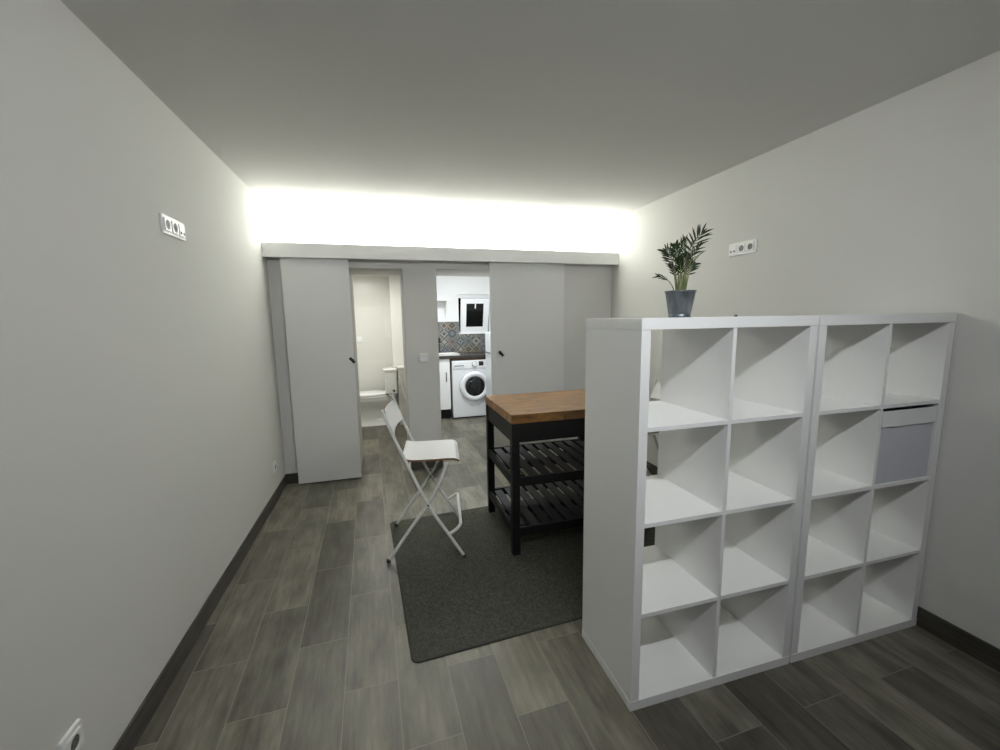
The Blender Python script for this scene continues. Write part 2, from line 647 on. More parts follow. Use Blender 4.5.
# pelmet that hides the door rail and carries the light strip
struct('trim_1', B(((XL, YP, 2.003), (XR, YP + 0.008, 2.121)), ((XL, YP + 0.008, 2.028), (XR, YB, 2.040))), 'pelmet',
       'long white pelmet box above the sliding doors', 'pelmet')

# sliding doors
def handle(parent, x, z, y):
    bm = bmesh.new()
    a = math.radians(-48)
    dx, dz = 0.031 * math.cos(a), 0.031 * math.sin(a)
    tube(bm, [(x - dx, y - 0.024, z - dz), (x - dx * 0.97, y - 0.024, z - dz * 0.97), (x + dx * 0.97, y - 0.024, z + dz * 0.97), (x + dx, y - 0.024, z + dz)],
         [0.008, 0.0125, 0.0125, 0.008], 14)
    tube(bm, [(x, y, z), (x, y - 0.02, z)], 0.008, 12)
    lathe(bm, [(0.014, -0.004), (0.014, 0.0)], 20, (x, y, z), 'Y')
    h = obj('door_handle', bm, 'black', parent, True)
    h['label'] = 'short black slanted pull handle'
d1 = struct('door_1', B(((-1.628, 2.762, 0.012), (-1.086, 2.800, 2.022)), bev=0.0015), 'door',
            'white sliding door leaf in front of the bathroom opening', 'door')
handle(d1, -1.103, 1.118, 2.762)
d2 = struct('door_2', B(((0.196, 2.762, 0.012), (0.968, 2.800, 2.022)), bev=0.0015), 'door',
            'white sliding door leaf in front of the kitchen opening', 'door')
handle(d2, 0.288, 1.128, 2.762)

# LED strip lying on the pelmet
bm = bmesh.new()
box(bm, (XL + 0.01, YP + 0.0085, 2.0402), (XR - 0.01, YP + 0.034, 2.0460), 0.001)
led = obj('light_strip', bm, 'steel')
bm = bmesh.new()
box(bm, (XL + 0.01, YP + 0.0205, 2.0461), (XR - 0.01, YP + 0.0285, 2.050), 0.0005)
ld = obj('diffuser', bm, 'led', led)
tag(led, 'long glowing light strip lying on top of the pelmet', 'light strip')

# linear ceiling light over the camera end of the room
ls = thing('ceiling_light', 'long white linear ceiling light at the near end of the room', 'light', (LAMP[0], LAMP[1], ZC))
h = LAMP_L / 2 + 0.02
bm = bmesh.new()
pr = [(-0.035, -0.0005), (0.045, -0.0005), (0.045, -0.012), (0.030, -0.030), (-0.010, -0.058), (-0.035, -0.058)]
loft(bm, [[(-h, y, z) for y, z in pr], [(h, y, z) for y, z in pr]])
obj('housing', bm, 'plastic', ls)
bm = bmesh.new()
n1 = Vector((0.56, -0.80)) .normalized()
pr = [(0.028 + n1.x * 0.001, -0.0315 + n1.y * 0.001), (-0.008 + n1.x * 0.001, -0.0567 + n1.y * 0.001), (-0.008 + n1.x * 0.006, -0.0567 + n1.y * 0.006), (0.028 + n1.x * 0.006, -0.0315 + n1.y * 0.006)]
loft(bm, [[(-h + 0.02, y, z) for y, z in pr], [(h - 0.02, y, z) for y, z in pr]])
obj('diffuser', bm, 'lamp', ls)

# ------------------------------------------------------------------ cube bookcases
def bookcase(label, loc, group):
    t = thing('cube_bookcase', label, 'bookcase', loc, 0, group)
    W, D, H, a, b, c = 0.767, 0.396, 1.465, 0.0385, 0.016, 0.335
    obj('top_panel', B(((0, 0, H - a), (W, D, H)), bev=0.0012), 'white', t)
    obj('base_panel', B(((0, 0, 0.0), (W, D, a)), bev=0.0012), 'white', t)
    e = 0.0012
    for x in (e, W - a + 0.002):
        obj('side_panel', B(((x, e, a + 0.0006), (x + a - 0.002 - e, D - e, H - a - 0.0006)), bev=0.0008), 'white', t)
    cw = (W - 2 * a - b) / 2
    for k in range(1, 4):
        z = a + k * c + (k - 1) * b
        obj('shelf_board', B(((a, 0.003, z), (W - a, D - 0.003, z + b)), bev=0.0006), 'white', t)
    for k in range(4):
        z = a + k * (c + b)
        obj('divider', B(((a + cw, 0.003, z + 0.0003), (a + cw + b, D - 0.003, z + c - 0.0003)), bev=0.0006), 'white', t)
    return t
k1 = bookcase('white cube bookcase with the potted palm on top, all cubes empty', (-0.004, 0, 0), 'pair of white cube bookcases')
k2 = dup(k1, (0.772, 0, 0), 0, 'white cube bookcase against the right wall, one cube holding a fabric box', 'pair of white cube bookcases')

# fabric box in the right-hand bookcase
bx = thing('storage_box', 'blue-grey fabric storage box in a bookcase cube, white flap across its top', 'storage box', (1.3308, 0.195, 0.7415))
hw, hd, hh = 0.161, 0.186, 0.318
bm = bmesh.new()
n = 8
box(bm, (-hw, -hd, 0), (hw, -hd + 0.006, hh), 0.002)
box(bm, (-hw, hd - 0.006, 0), (hw, hd, hh), 0.002)
box(bm, (-hw, -hd + 0.006, 0), (-hw + 0.006, hd - 0.006, hh), 0.002)
box(bm, (hw - 0.006, -hd + 0.006, 0), (hw, hd - 0.006, hh), 0.002)
box(bm, (-hw + 0.006, -hd + 0.006, 0), (hw - 0.006, hd - 0.006, 0.006), 0)
obj('box_body', bm, 'box_fabric', bx)
bm = bmesh.new()
nx = 16
rows = []
for j, (y, z) in enumerate(((-hd - 0.0008, hh + 0.001), (-hd - 0.0042, hh), (-hd - 0.0055, hh - 0.035), (-hd - 0.0075, hh - 0.066), (-hd - 0.0055, hh - 0.067), (-hd - 0.0008, hh - 0.033))):
    rows.append([(-hw - 0.001 + (2 * hw + 0.002) * i / nx, y + (0.0015 * math.sin(i * 1.3) if 2 < j < 5 else 0), z + (0.0012 * math.sin(i * 0.9) if 2 < j < 5 else 0)) for i in range(nx + 1)])
V = [[bm.verts.new(p) for p in r] for r in rows]
for j in range(len(V)):
    for i in range(nx):
        a, b_ = V[j], V[(j + 1) % len(V)]
        bm.faces.new((a[i], a[i + 1], b_[i + 1], b_[i]))
bm.faces.new([r[0] for r in V]); bm.faces.new([r[-1] for r in V][::-1])
f = obj('front_flap', bm, 'box_white', bx, True)
f['label'] = 'white fabric flap'

bm = bmesh.new()
lathe(bm, [(0.005, 0), (0.0065, 0.002), (0.0055, 0.006), (0.002, 0.0075)], 14, (0.414, 0.04, 1.4653))
tag(obj('screw_cap', bm, 'recess', None, True), 'tiny grey cap lying on top of the left bookcase', 'cap')

# ------------------------------------------------------------------ potted palm
PX, PY, PZ = 0.300, 0.20, 1.4652
pl = thing('potted_palm', 'small green palm in a grey metal pot on the bookcase', 'plant', (PX, PY, PZ))
bm = bmesh.new()
lathe(bm, [(0.040, 0.0), (0.0445, 0.001), (0.0445, 0.012), (0.0435, 0.0135), (0.0455, 0.016), (0.0605, 0.106), (0.0625, 0.107), (0.0640, 0.109),
           (0.0640, 0.111), (0.0625, 0.1125), (0.0595, 0.112), (0.0575, 0.095), (0.054, 0.085)], 48, cap1=False)
pot = obj('pot', bm, 'zinc', pl, True, 50)
bm = bmesh.new()
lathe(bm, [(0.001, 0.098), (0.03, 0.0985), (0.0572, 0.095), (0.0572, 0.09), (0.001, 0.09)], 24)
obj('soil', bm, 'soil', pl, True)
rg = random.Random(3)


def leaflet(bm, p, d, nrm, L, wd):
    d = d.normalized()
    side = d.cross(nrm).normalized()
    up = side.cross(d)
    prof = [(0, 0.15), (0.2, 0.8), (0.45, 1.0), (0.75, 0.65), (1.0, 0.03)]
    A, Bq, Cq = [], [], []
    for t, wq in prof:
        droop = -0.16 * L * t * t
        c = p + d * (L * t) + Vector((0, 0, droop))
        A.append(bm.verts.new(c + side * wd * wq + up * wd * 0.25 * wq))
        Bq.append(bm.verts.new(c))
        Cq.append(bm.verts.new(c - side * wd * wq + up * wd * 0.25 * wq))
    for i in range(len(prof) - 1):
        bm.faces.new((A[i], Bq[i], Bq[i + 1], A[i + 1]))
        bm.faces.new((Bq[i], Cq[i], Cq[i + 1], Bq[i + 1]))


# screen-right direction seen from the camera is roughly (0.76,-0.64); depth direction (0.64,0.77)
RT = Vector((0.775, -0.632, 0)); DP = Vector((0.632, 0.775, 0))
fronds = [
    # base right, tip right, tip height, crown start, depth of tip, leaflet length, pairs
    (0.010, 0.098, 0.345, 0.50, 0.00, 0.060, 8),
    (0.004, 0.058, 0.320, 0.52, 0.035, 0.050, 6),
    (-0.004, 0.006, 0.318, 0.52, -0.02, 0.045, 8),
    (-0.012, -0.070, 0.285, 0.58, 0.01, 0.048, 7),
    (-0.006, -0.030, 0.295, 0.55, -0.035, 0.042, 8),
    (0.016, 0.088, 0.255, 0.50, -0.02, 0.048, 7),
    (-0.014, -0.062, 0.240, 0.50, -0.03, 0.046, 7),
    (-0.018, -0.092, 0.176, 0.66, -0.01, 0.042, 4),
    (0.000, 0.022, 0.262, 0.50, 0.04, 0.046, 8),
    (0.008, 0.036, 0.240, 0.50, -0.045, 0.044, 8),
    (-0.008, -0.020, 0.250, 0.50, 0.045, 0.044, 8),
    (0.012, 0.060, 0.225, 0.50, 0.04, 0.042, 7),
    (0.002, -0.010, 0.235, 0.48, -0.03, 0.044, 8),
    (-0.010, -0.045, 0.222, 0.50, 0.02, 0.042, 7),
    (0.014, 0.085, 0.290, 0.58, -0.04, 0.044, 6),
]
for (b0, tr, th, cs, dl, LL, npair) in fronds:
    z0 = 0.094
    base = RT * b0 * 1.2 + DP * (dl * 0.35) + Vector((0, 0, z0))
    tip = RT * (tr * (0.74 if tr > 0 else 0.9)) + DP * dl + Vector((0, 0, th))
    ctrl = RT * (b0 * 1.2 + 0.12 * (tr - b0)) + DP * (dl * 0.45) + Vector((0, 0, z0 + (th - z0) * 0.80))
    def bez(t):
        return base * (1 - t) ** 2 + ctrl * 2 * t * (1 - t) + tip * t * t
    pts = [bez(i / 12) for i in range(13)]
    bm = bmesh.new()
    tube(bm, pts, [0.0030 * (1 - 0.78 * i / 12) for i in range(13)], 6)
    st = obj('stem', bm, 'stem', pl, True)
    bm = bmesh.new()
    ph = rg.uniform(0, PI)
    for k in range(npair):
        t = cs + (0.97 - cs) * k / (npair - 1)
        p = bez(t)
        tg = (bez(min(1, t + 0.02)) - bez(t - 0.02)).normalized()
        sd = tg.cross(Vector((math.cos(ph), math.sin(ph), 0.25))).normalized()
        for s in (-1, 1):
            ang = math.radians(50 - 26 * k / (npair - 1) + rg.uniform(-8, 8))
            d = tg * math.cos(ang) + (sd * s) * math.sin(ang)
            L = LL * (0.75 + 0.4 * math.sin(PI * (0.2 + 0.65 * k / (npair - 1)))) * rg.uniform(0.85, 1.1)
            leaflet(bm, p, d, tg.cross(sd), L, 0.0036 * rg.uniform(0.85, 1.2))
    leaflet(bm, bez(0.97), (tip - bez(0.9)), tg.cross(sd), LL * 0.6, 0.0034)
    obj('frond', bm, 'leaf', pl, True)
pl.scale = (0.91, 0.91, 0.91)

# ------------------------------------------------------------------ sockets and switches
def socket_plate(name, label, cat, mods, loc, rotz, gap=0.071):
    """plate in the local x-z plane, facing local -y; mods from left to right"""
    n = len(mods)
    W = gap * n + 0.012
    t = thing(name, label, cat, loc, rotz)
    bm = bmesh.new()
    pts = rrect(-W / 2, -0.0425, W / 2, 0.0425, 0.006, 4)
    loft(bm, [[(x, -0.0003, z) for x, z in pts], [(x, -0.006, z) for x, z in pts], [(x * (1 - 0.006 / W), -0.0095, z * 0.96) for x, z in pts]])
    obj('frame', bm, 'plastic', t, True)
    for i, k in enumerate(mods):
        x = (i - (n - 1) / 2) * gap
        bm = bmesh.new()
        if k == 'socket':
            p2, cir = [], []
            for q in range(40):
                a = 2 * PI * q / 40
                ca, sa = math.cos(a), math.sin(a)
                m_ = 0.029 / (abs(ca) ** 9 + abs(sa) ** 9) ** (1 / 9)
                p2.append((x + m_ * ca, m_ * sa))
                cir.append((x + 0.0215 * ca, 0.0215 * sa))
            R1 = [bm.verts.new((a, -0.0097, b)) for a, b in p2]
            R2 = [bm.verts.new((a, -0.0145, b)) for a, b in [(x + (q[0] - x) * 0.96, q[1] * 0.96) for q in p2]]
            R3 = [bm.verts.new((a, -0.0145, b)) for a, b in cir]
            R4 = [bm.verts.new((x + (a - x) * 0.92, -0.0103, b * 0.92)) for a, b in cir]
            for Ra, Rb in ((R1, R2), (R2, R3), (R3, R4)):
                for j in range(len(Ra)):
                    bm.faces.new((Ra[j], Ra[(j + 1) % len(Ra)], Rb[(j + 1) % len(Ra)], Rb[j]))
            ins = obj('socket_insert', bm, 'plastic', t)
            bm = bmesh.new()
            lathe(bm, [(0.0203, -0.0108), (0.0203, -0.0098)], 24, (x, 0, 0), 'Y')
            obj('recess', bm, 'recess', ins, True)
            bm = bmesh.new()
            for s in (-1, 1):
                lathe(bm, [(0.0026, -0.0116), (0.0026, -0.0109)], 10, (x + s * 0.0095, 0, 0), 'Y')
            obj('pin_hole', bm, 'black', ins, True)
        elif k == 'tv':
            box(bm, (x - 0.029, -0.0135, -0.029), (x + 0.029, -0.0097, 0.029), 0.002)
            ins = obj('aerial_insert', bm, 'plastic', t)
            for s in (-1, 1):
                bm = bmesh.new()
                lathe(bm, [(0.0062, -0.0150), (0.0062, -0.0136)], 16, (x + s * 0.014, 0, -0.012), 'Y')
                obj('connector', bm, 'black', ins, True)
        elif k == 'rocker':
            pr = [(-0.0097, -0.029), (-0.0150, -0.029), (-0.0118, 0.0), (-0.0128, 0.029), (-0.0097, 0.029)]
            loft(bm, [[(x - 0.029, y, z) for y, z in pr], [(x + 0.029, y, z) for y, z in pr]])
            obj('rocker', bm, 'plastic', t)
    return t

socket_plate('wall_socket', 'white triple socket plate high on the left wall', 'wall socket', ['socket', 'socket', 'tv'], (XL, 1.150, 1.912), PI / 2)
socket_plate('wall_socket', 'white triple socket plate on the right wall beside the palm', 'wall socket', ['tv', 'socket', 'socket'], (XR, 1.155, 1.918), -PI / 2)
socket_plate('wall_socket', 'small white socket low on the left wall near the sliding door', 'wall socket', ['socket'], (XL, 2.48, 0.285), PI / 2)
socket_plate('wall_socket', 'white socket low on the left wall nearest the camera', 'wall socket', ['socket'], (XL, 0.135, 0.285), PI / 2)
socket_plate('light_switch', 'white light switch on the pillar between the doorways', 'light switch', ['rocker'], (-0.462, YB, 1.108), 0)
socket_plate('light_switch', 'small white switch plate on the bathroom wall above the toilet', 'light switch', ['rocker'], (-1.155, YBB, 1.20), 0)

# ------------------------------------------------------------------ rug
ra = math.radians(3.0)
rug = thing('area_rug', 'dark grey-green flat rug under the bar chair and trolley', 'rug', (-0.777, 0.453, 0.0), ra)
RW, RD = 1.88, 1.34
bm = bmesh.new()
prism(bm, rrect(0.006, 0.006, RW - 0.006, RD - 0.006, 0.03, 5), 0.0004, 0.006)
obj('pile', bm, 'rug', rug)
bm = bmesh.new()
out = rrect(0, 0, RW, RD, 0.035, 5); inn = rrect(0.0065, 0.0065, RW - 0.0065, RD - 0.0065, 0.03, 5)
secs = [[(x, y, 0.0003) for x, y in out], [(x, y, 0.0050) for x, y in out], [(x, y, 0.0066) for x, y in inn]]
loft(bm, secs, cap=False)
obj('binding', bm, 'rug_edge', rug, True)
RUGZ = 0.0063

# ------------------------------------------------------------------ folding bar chair
def bar_chair(label, loc, rotz, group):
    t = thing('folding_bar_chair', label, 'bar chair', loc, rotz, group)
    S = 0.250
    R = 0.0096
    for s in (-1, 1):
        y = s * S
        pts = smooth_path([(0.235, y, 0.012), (0.133, y, 0.18), (0.028, y, 0.36), (-0.106, y, 0.67), (-0.180, y, 0.86), (-0.211, y, 0.950)], 5)
        bm = bmesh.new(); tube(bm, pts, R, 12)
        fl = obj('back_leg_frame', bm, 'chair_metal', t, True)
        bm = bmesh.new(); lathe(bm, [(0.012, 0.0), (0.0135, 0.002), (0.0130, 0.022), (0.0115, 0.024)], 14, (0.237, y, 0.0))
        obj('foot_cap', bm, 'rubber', fl, True)
        y2 = s * (S - 0.023)
        pts = smooth_path([(-0.222, y2, 0.012), (-0.10, y2, 0.185), (0.028, y2, 0.36), (0.105, y2, 0.50), (0.150, y2, 0.612)], 5)
        bm = bmesh.new(); tube(bm, pts, R, 12)
        fl = obj('leg', bm, 'chair_metal', t, True)
        bm = bmesh.new(); lathe(bm, [(0.012, 0.0), (0.0135, 0.002), (0.0130, 0.022), (0.0115, 0.024)], 14, (-0.224, y2, 0.0))
        obj('foot_cap', bm, 'rubber', fl, True)
        bm = bmesh.new()
        tube(bm, [(0.028, s * (S - 0.036), 0.36), (0.028, s * (S + 0.012), 0.36)], 0.006, 12)
        obj('pivot', bm, 'rubber', t, True)
    # footrest loop
    pts = smooth_path([(0.145, -S, 0.160), (0.190, -S + 0.002, 0.188), (0.216, -S + 0.022, 0.207), (0.220, -S + 0.06, 0.210), (0.220, 0, 0.210),
                       (0.220, S - 0.06, 0.210), (0.216, S - 0.022, 0.207), (0.190, S - 0.002, 0.188), (0.145, S, 0.160)], 5)
    bm = bmesh.new(); tube(bm, pts, 0.010, 12)
    obj('footrest', bm, 'chair_metal', t, True)
    bm = bmesh.new(); tube(bm, [(0.139, -S + 0.026, 0.590), (0.139, S - 0.026, 0.590)], 0.007, 10)
    tube(bm, [(-0.075, -S, 0.607), (-0.075, S, 0.607)], 0.006, 10)
    obj('cross_bar', bm, 'chair_metal', t, True)
    # seat: bent plywood with white faces and brown edge
    prof = [(-0.120, 0.648), (-0.115, 0.642), (-0.104, 0.636), (-0.085, 0.630), (-0.06, 0.626), (0.0, 0.625), (0.08, 0.625), (0.15, 0.626), (0.19, 0.624), (0.212, 0.617), (0.226, 0.606)]
    hwid = [0.150, 0.172, 0.187, 0.196, 0.197, 0.199, 0.199, 0.199, 0.199, 0.197, 0.192]
    plywood(t, 'seat', prof, hwid, 0.013, 0.003)
    # backrest between the two tubes
    d = Vector((-0.066, 0, 0.168)); d.normalize()
    L = 0.160
    p0 = Vector((-0.150, 0, 0.777))
    rows = []
    for k in range(11):
        f = k / 10
        c = p0 + d * (L * f)
        hw_ = 0.236
        if f > 0.72: hw_ = 0.236 - 0.05 * ((f - 0.72) / 0.28) ** 2
        rows.append((c, hw_))
    bm = bmesh.new()
    nn = 14
    fr = Vector((d.z, 0, -d.x))      # faces the seat side
    th = 0.012
    F, Bk = [], []
    for i, (c, hw_) in enumerate(rows):
        fa, fb = [], []
        for j in range(nn + 1):
            u = -1 + 2 * j / nn
            arch = 0.0 if i else 0.012 * (1 - abs(u) ** 3)
            if i == 1: arch = 0.008 * (1 - abs(u) ** 3)
            q = c + Vector((0, u * hw_, 0)) + d * arch - fr * (0.022 * (1 - u * u)) + fr * 0.001
            fa.append(bm.verts.new(q + fr * th / 2)); fb.append(bm.verts.new(q - fr * th / 2))
        F.append(fa); Bk.append(fb)
    faces_w, faces_e = [], []
    for i in range(len(F) - 1):
        for j in range(nn):
            faces_w.append(bm.faces.new((F[i][j], F[i][j + 1], F[i + 1][j + 1], F[i + 1][j])))
            faces_w.append(bm.faces.new((Bk[i][j], Bk[i + 1][j], Bk[i + 1][j + 1], Bk[i][j + 1])))
        for j in (0, nn):
            faces_e.append(bm.faces.new((F[i][j], F[i + 1][j], Bk[i + 1][j], Bk[i][j])))
    for i in (0, len(F) - 1):
        for j in range(nn):
            faces_e.append(bm.faces.new((F[i][j], F[i][j + 1], Bk[i][j + 1], Bk[i][j])))
    for q in faces_e: q.material_index = 1
    obj('backrest', bm, ['plastic', 'ply'], t, True)
    return t


def plywood(t, name, prof, hwid, th, yoff=0.0):
    bm = bmesh.new()
    P = [Vector((x, 0, z)) for x, z in prof]
    nrm = []
    for i in range(len(P)):
        a = P[max(0, i - 1)]; b = P[min(len(P) - 1, i + 1)]
        tg = (b - a).normalized()
        nrm.append(Vector((-tg.z, 0, tg.x)))
    nn = 12
    F, Bk = [], []
    for i, p in enumerate(P):
        fa, fb = [], []
        for j in range(nn + 1):
            u = -1 + 2 * j / nn
            q = p + Vector((0, u * hwid[i] + yoff, 0))
            fa.append(bm.verts.new(q)); fb.append(bm.verts.new(q - nrm[i] * th))
        F.append(fa); Bk.append(fb)
    ed = []
    for i in range(len(F) - 1):
        for j in range(nn):
            bm.faces.new((F[i][j], F[i][j + 1], F[i + 1][j + 1], F[i + 1][j]))
            bm.faces.new((Bk[i][j], Bk[i + 1][j], Bk[i + 1][j + 1], Bk[i][j + 1]))
        for j in (0, nn):
            ed.append(bm.faces.new((F[i][j], F[i + 1][j], Bk[i + 1][j], Bk[i][j])))
    for i in (0, len(F) - 1):
        for j in range(nn):
            ed.append(bm.faces.new((F[i][j], F[i][j + 1], Bk[i][j + 1], Bk[i][j])))
    for q in ed: q.material_index = 1
    return obj(name, bm, ['plastic', 'ply'], t, True)

c1 = bar_chair('white folding bar chair with brown edges on the rug in front of the trolley', (-0.610, 1.458, RUGZ), math.radians(-7.5), 'folding bar chairs')
c2 = dup(c1, (1.185, 1.56, RUGZ), PI, 'white folding bar chair mostly hidden behind the left bookcase', 'folding bar chairs')

# ------------------------------------------------------------------ kitchen trolley (island)
tx0, tx1, ty0, ty1 = -0.118, 0.690, 1.100, 1.762
tr = thing('kitchen_island', 'black slatted kitchen island with thick butcher block top', 'kitchen island', ((tx0 + tx1) / 2, (ty0 + ty1) / 2, RUGZ))
hx, hy = (tx1 - tx0) / 2, (ty1 - ty0) / 2
obj('worktop', B(((-hx, -hy, 0.841), (hx, hy, 0.897)), bev=0.003), 'butcher', tr)
lg = 0.048
e = 0.003
for sx in (-1, 1):
    for sy in (-1, 1):
        x = sx * (hx - e - lg / 2); y = sy * (hy - e - lg / 2)
        obj('leg', B(((x - lg / 2, y - lg / 2, 0), (x + lg / 2, y + lg / 2, 0.8405)), bev=0.002), 'dark', tr)
ix, iy = hx - e - lg, hy - e - lg
for s in (-1, 1):
    y = s * (hy - e - 0.016)
    obj('apron', B(((-ix + 0.0005, y - 0.010, 0.722), (ix - 0.0005, y + 0.010, 0.840)), bev=0.001), 'dark', tr)
    x = s * (hx - e - 0.016)
    obj('apron', B(((x - 0.010, -iy + 0.0005, 0.722), (x + 0.010, iy - 0.0005, 0.840)), bev=0.001), 'dark', tr)
for zt in (0.500, 0.176):
    zb = zt - 0.055
    sf = obj('shelf_frame', B(((-ix + 0.0005, -hy + e + 0.004, zb), (ix - 0.0005, -hy + e + 0.026, zt)),
                              ((-ix + 0.0005, hy - e - 0.026, zb), (ix - 0.0005, hy - e - 0.004, zt)),
                              ((-hx + e + 0.004, -iy + 0.0005, zb), (-hx + e + 0.026, iy - 0.0005, zt)),
                              ((hx - e - 0.026, -iy + 0.0005, zb), (hx - e - 0.004, iy - 0.0005, zt)),
                              ((-hx + e + 0.0265, -0.03, zb), (hx - e - 0.0265, 0.03, zt - 0.0145)), bev=0.001), 'dark', tr)
    ns = 9
    x0, x1 = -hx + e + 0.030, hx - e - 0.030
    pitch = (x1 - x0) / ns
    for k in range(ns):
        xa = x0 + k * pitch + 0.013
        yo = iy - 0.002 if k in (0, ns - 1) else hy - e - 0.0265
        yo = min(yo, hy - e - 0.0265)
        obj('slat', B(((xa, -yo, zt - 0.014), (xa + pitch - 0.026, yo, zt - 0.002)), bev=0.001), 'dark', sf)

# ------------------------------------------------------------------ bathroom
to = thing('toilet', 'white toilet with cistern seen through the bathroom doorway', 'toilet', (-0.658, 4.88, 0))
# local +x points at the cistern; bowl extends to -x
def ell(cx, cy, rx, ry, z, n=32, sq=2.0):
    o = []
    for k in range(n):
        a = 2 * PI * k / n
        ca, sa = math.cos(a), math.sin(a)
        o.append((cx + rx * abs(ca) ** (2 / sq) * (1 if ca >= 0 else -1), cy + ry * abs(sa) ** (2 / sq) * (1 if sa >= 0 else -1), z))
    return o
bm = bmesh.new()
loft(bm, [ell(-0.33, 0, 0.245, 0.120, 0.0, sq=3.5), ell(-0.33, 0, 0.240, 0.115, 0.03, sq=3.5), ell(-0.32, 0, 0.225, 0.088, 0.07, sq=3), ell(-0.315, 0, 0.215, 0.080, 0.20, sq=2.8),
          ell(-0.33, 0, 0.235, 0.105, 0.27, sq=2.5), ell(-0.365, 0, 0.280, 0.172, 0.34, sq=2.4), ell(-0.37, 0, 0.29, 0.185, 0.375, sq=2.4), ell(-0.37, 0, 0.29, 0.185, 0.40, sq=2.4)])
obj('bowl', bm, 'ceramic', to, True, 60)
bm = bmesh.new()
loft(bm, [ell(-0.385, 0, 0.268, 0.183, 0.4015, sq=2.3), ell(-0.385, 0, 0.275, 0.19, 0.406, sq=2.3), ell(-0.385, 0, 0.275, 0.19, 0.420, sq=2.3), ell(-0.385, 0, 0.268, 0.183, 0.424, sq=2.3)])
obj('seat_ring', bm, 'plastic', to, True, 60)
bm = bmesh.new()
loft(bm, [ell(-0.40, 0, 0.250, 0.178, 0.431, sq=2.3), ell(-0.40, 0, 0.262, 0.188, 0.435, sq=2.3), ell(-0.40, 0, 0.262, 0.188, 0.452, sq=2.3), ell(-0.40, 0, 0.235, 0.165, 0.462, sq=2.3)])
obj('lid', bm, 'plastic', to, True, 60)
bm = bmesh.new()
loft(bm, [[(x, y, 0.4005) for x, y in rrect(-0.135, -0.10, -0.02, 0.10, 0.03)], [(x, y, 0.452) for x, y in rrect(-0.14, -0.11, -0.02, 0.11, 0.04)], [(x, y, 0.455) for x, y in rrect(-0.172, -0.168, -0.006, 0.168, 0.04)],
          [(x, y, 0.765) for x, y in rrect(-0.185, -0.178, -0.004, 0.178, 0.045)]])
ci = obj('cistern', bm, 'ceramic', to, True, 50)
bm = bmesh.new()
loft(bm, [[(x, y, 0.766) for x, y in rrect(-0.190, -0.184, -0.002, 0.184, 0.045)], [(x, y, 0.788) for x, y in rrect(-0.194, -0.188, -0.002, 0.188, 0.048)],
          [(x, y, 0.800) for x, y in rrect(-0.182, -0.176, -0.010, 0.176, 0.045)]])
lathe(bm, [(0.022, 0.8005), (0.022, 0.806)], 20, (-0.095, 0, 0))
obj('cistern_lid', bm, 'ceramic', to, True, 50)
bm = bmesh.new()
lathe(bm, [(0.012, -0.205), (0.012, -0.18)], 14, (-0.06, 0, 0.50), 'Y')
lathe(bm, [(0.018, -0.214), (0.018, -0.205)], 14, (-0.06, 0, 0.50), 'Y')
obj('inlet_valve', bm, 'chrome', ci, True)
bm = bmesh.new()
tube(bm, smooth_path([(0.02, -0.212, 0.70), (0.05, -0.215, 0.55), (0.09, -0.215, 0.36), (0.14, -0.215, 0.22)], 6), 0.006, 8)
hs = obj('water_hose', bm, 'cable', None, True)
hs.location = (-0.655, 4.88 + 0.02, 0)
tag(hs, 'thin white hose hanging against the low bathroom wall', 'hose')

# ------------------------------------------------------------------ kitchen
wm = thing('washing_machine', 'white front-loading washing machine under the kitchen counter', 'washing machine', (0.418, 4.795, 0))
obj('cabinet_body', B(((-0.298, 0.0, 0.018), (0.298, 0.54, 0.868)), bev=0.008), 'appliance', wm)
bm = B(((-0.27, 0.03, 0.0), (0.27, 0.5, 0.0175)))
obj('plinth', bm, 'dark', wm)
obj('control_panel', B(((-0.296, -0.008, 0.745), (0.296, -0.0005, 0.862)), bev=0.003), 'appliance', wm)
dr = obj('detergent_drawer', B(((-0.285, -0.0125, 0.765), (-0.11, -0.0085, 0.85)), bev=0.002), 'appliance', wm)
obj('drawer_grip', B(((-0.265, -0.0140, 0.785), (-0.125, -0.0128, 0.797))), 'recess', dr)
bm = bmesh.new()
lathe(bm, [(0.038, -0.012), (0.038, -0.0085)], 28, (0.033, 0, 0.808), 'Y')
obj('dial_ring', bm, 'recess', wm, True)
bm = bmesh.new()
lathe(bm, [(0.026, -0.036), (0.031, -0.032), (0.033, -0.0125)], 28, (0.033, 0, 0.808), 'Y')
obj('dial', bm, 'appliance', wm, True)
obj('display', B(((0.100, -0.0105, 0.783), (0.170, -0.0085, 0.846)), bev=0.001), 'black', wm)
bm = bmesh.new()
lathe(bm, [(0.226, -0.0005), (0.226, -0.012), (0.216, -0.030), (0.190, -0.040), (0.160, -0.036), (0.148, -0.024), (0.146, -0.0005)], 56, (0.035, 0, 0.477), 'Y', False, False)
obj('door_ring', bm, 'appliance', wm, True, 60)
bm = bmesh.new()
lathe(bm, [(0.147, -0.022), (0.120, -0.036), (0.075, -0.046), (0.02, -0.05), (0.001, -0.05)], 48, (0.035, 0, 0.477), 'Y', False, True)
obj('door_glass', bm, 'drumglass', wm, True, 60)
bm = bmesh.new()
lathe(bm, [(0.229, -0.0025), (0.229, -0.0004), (0.2265, -0.0004), (0.2265, -0.0025)], 56, (0.035, 0, 0.477), 'Y', False, False)
obj('door_seal', bm, 'recess', wm, True)

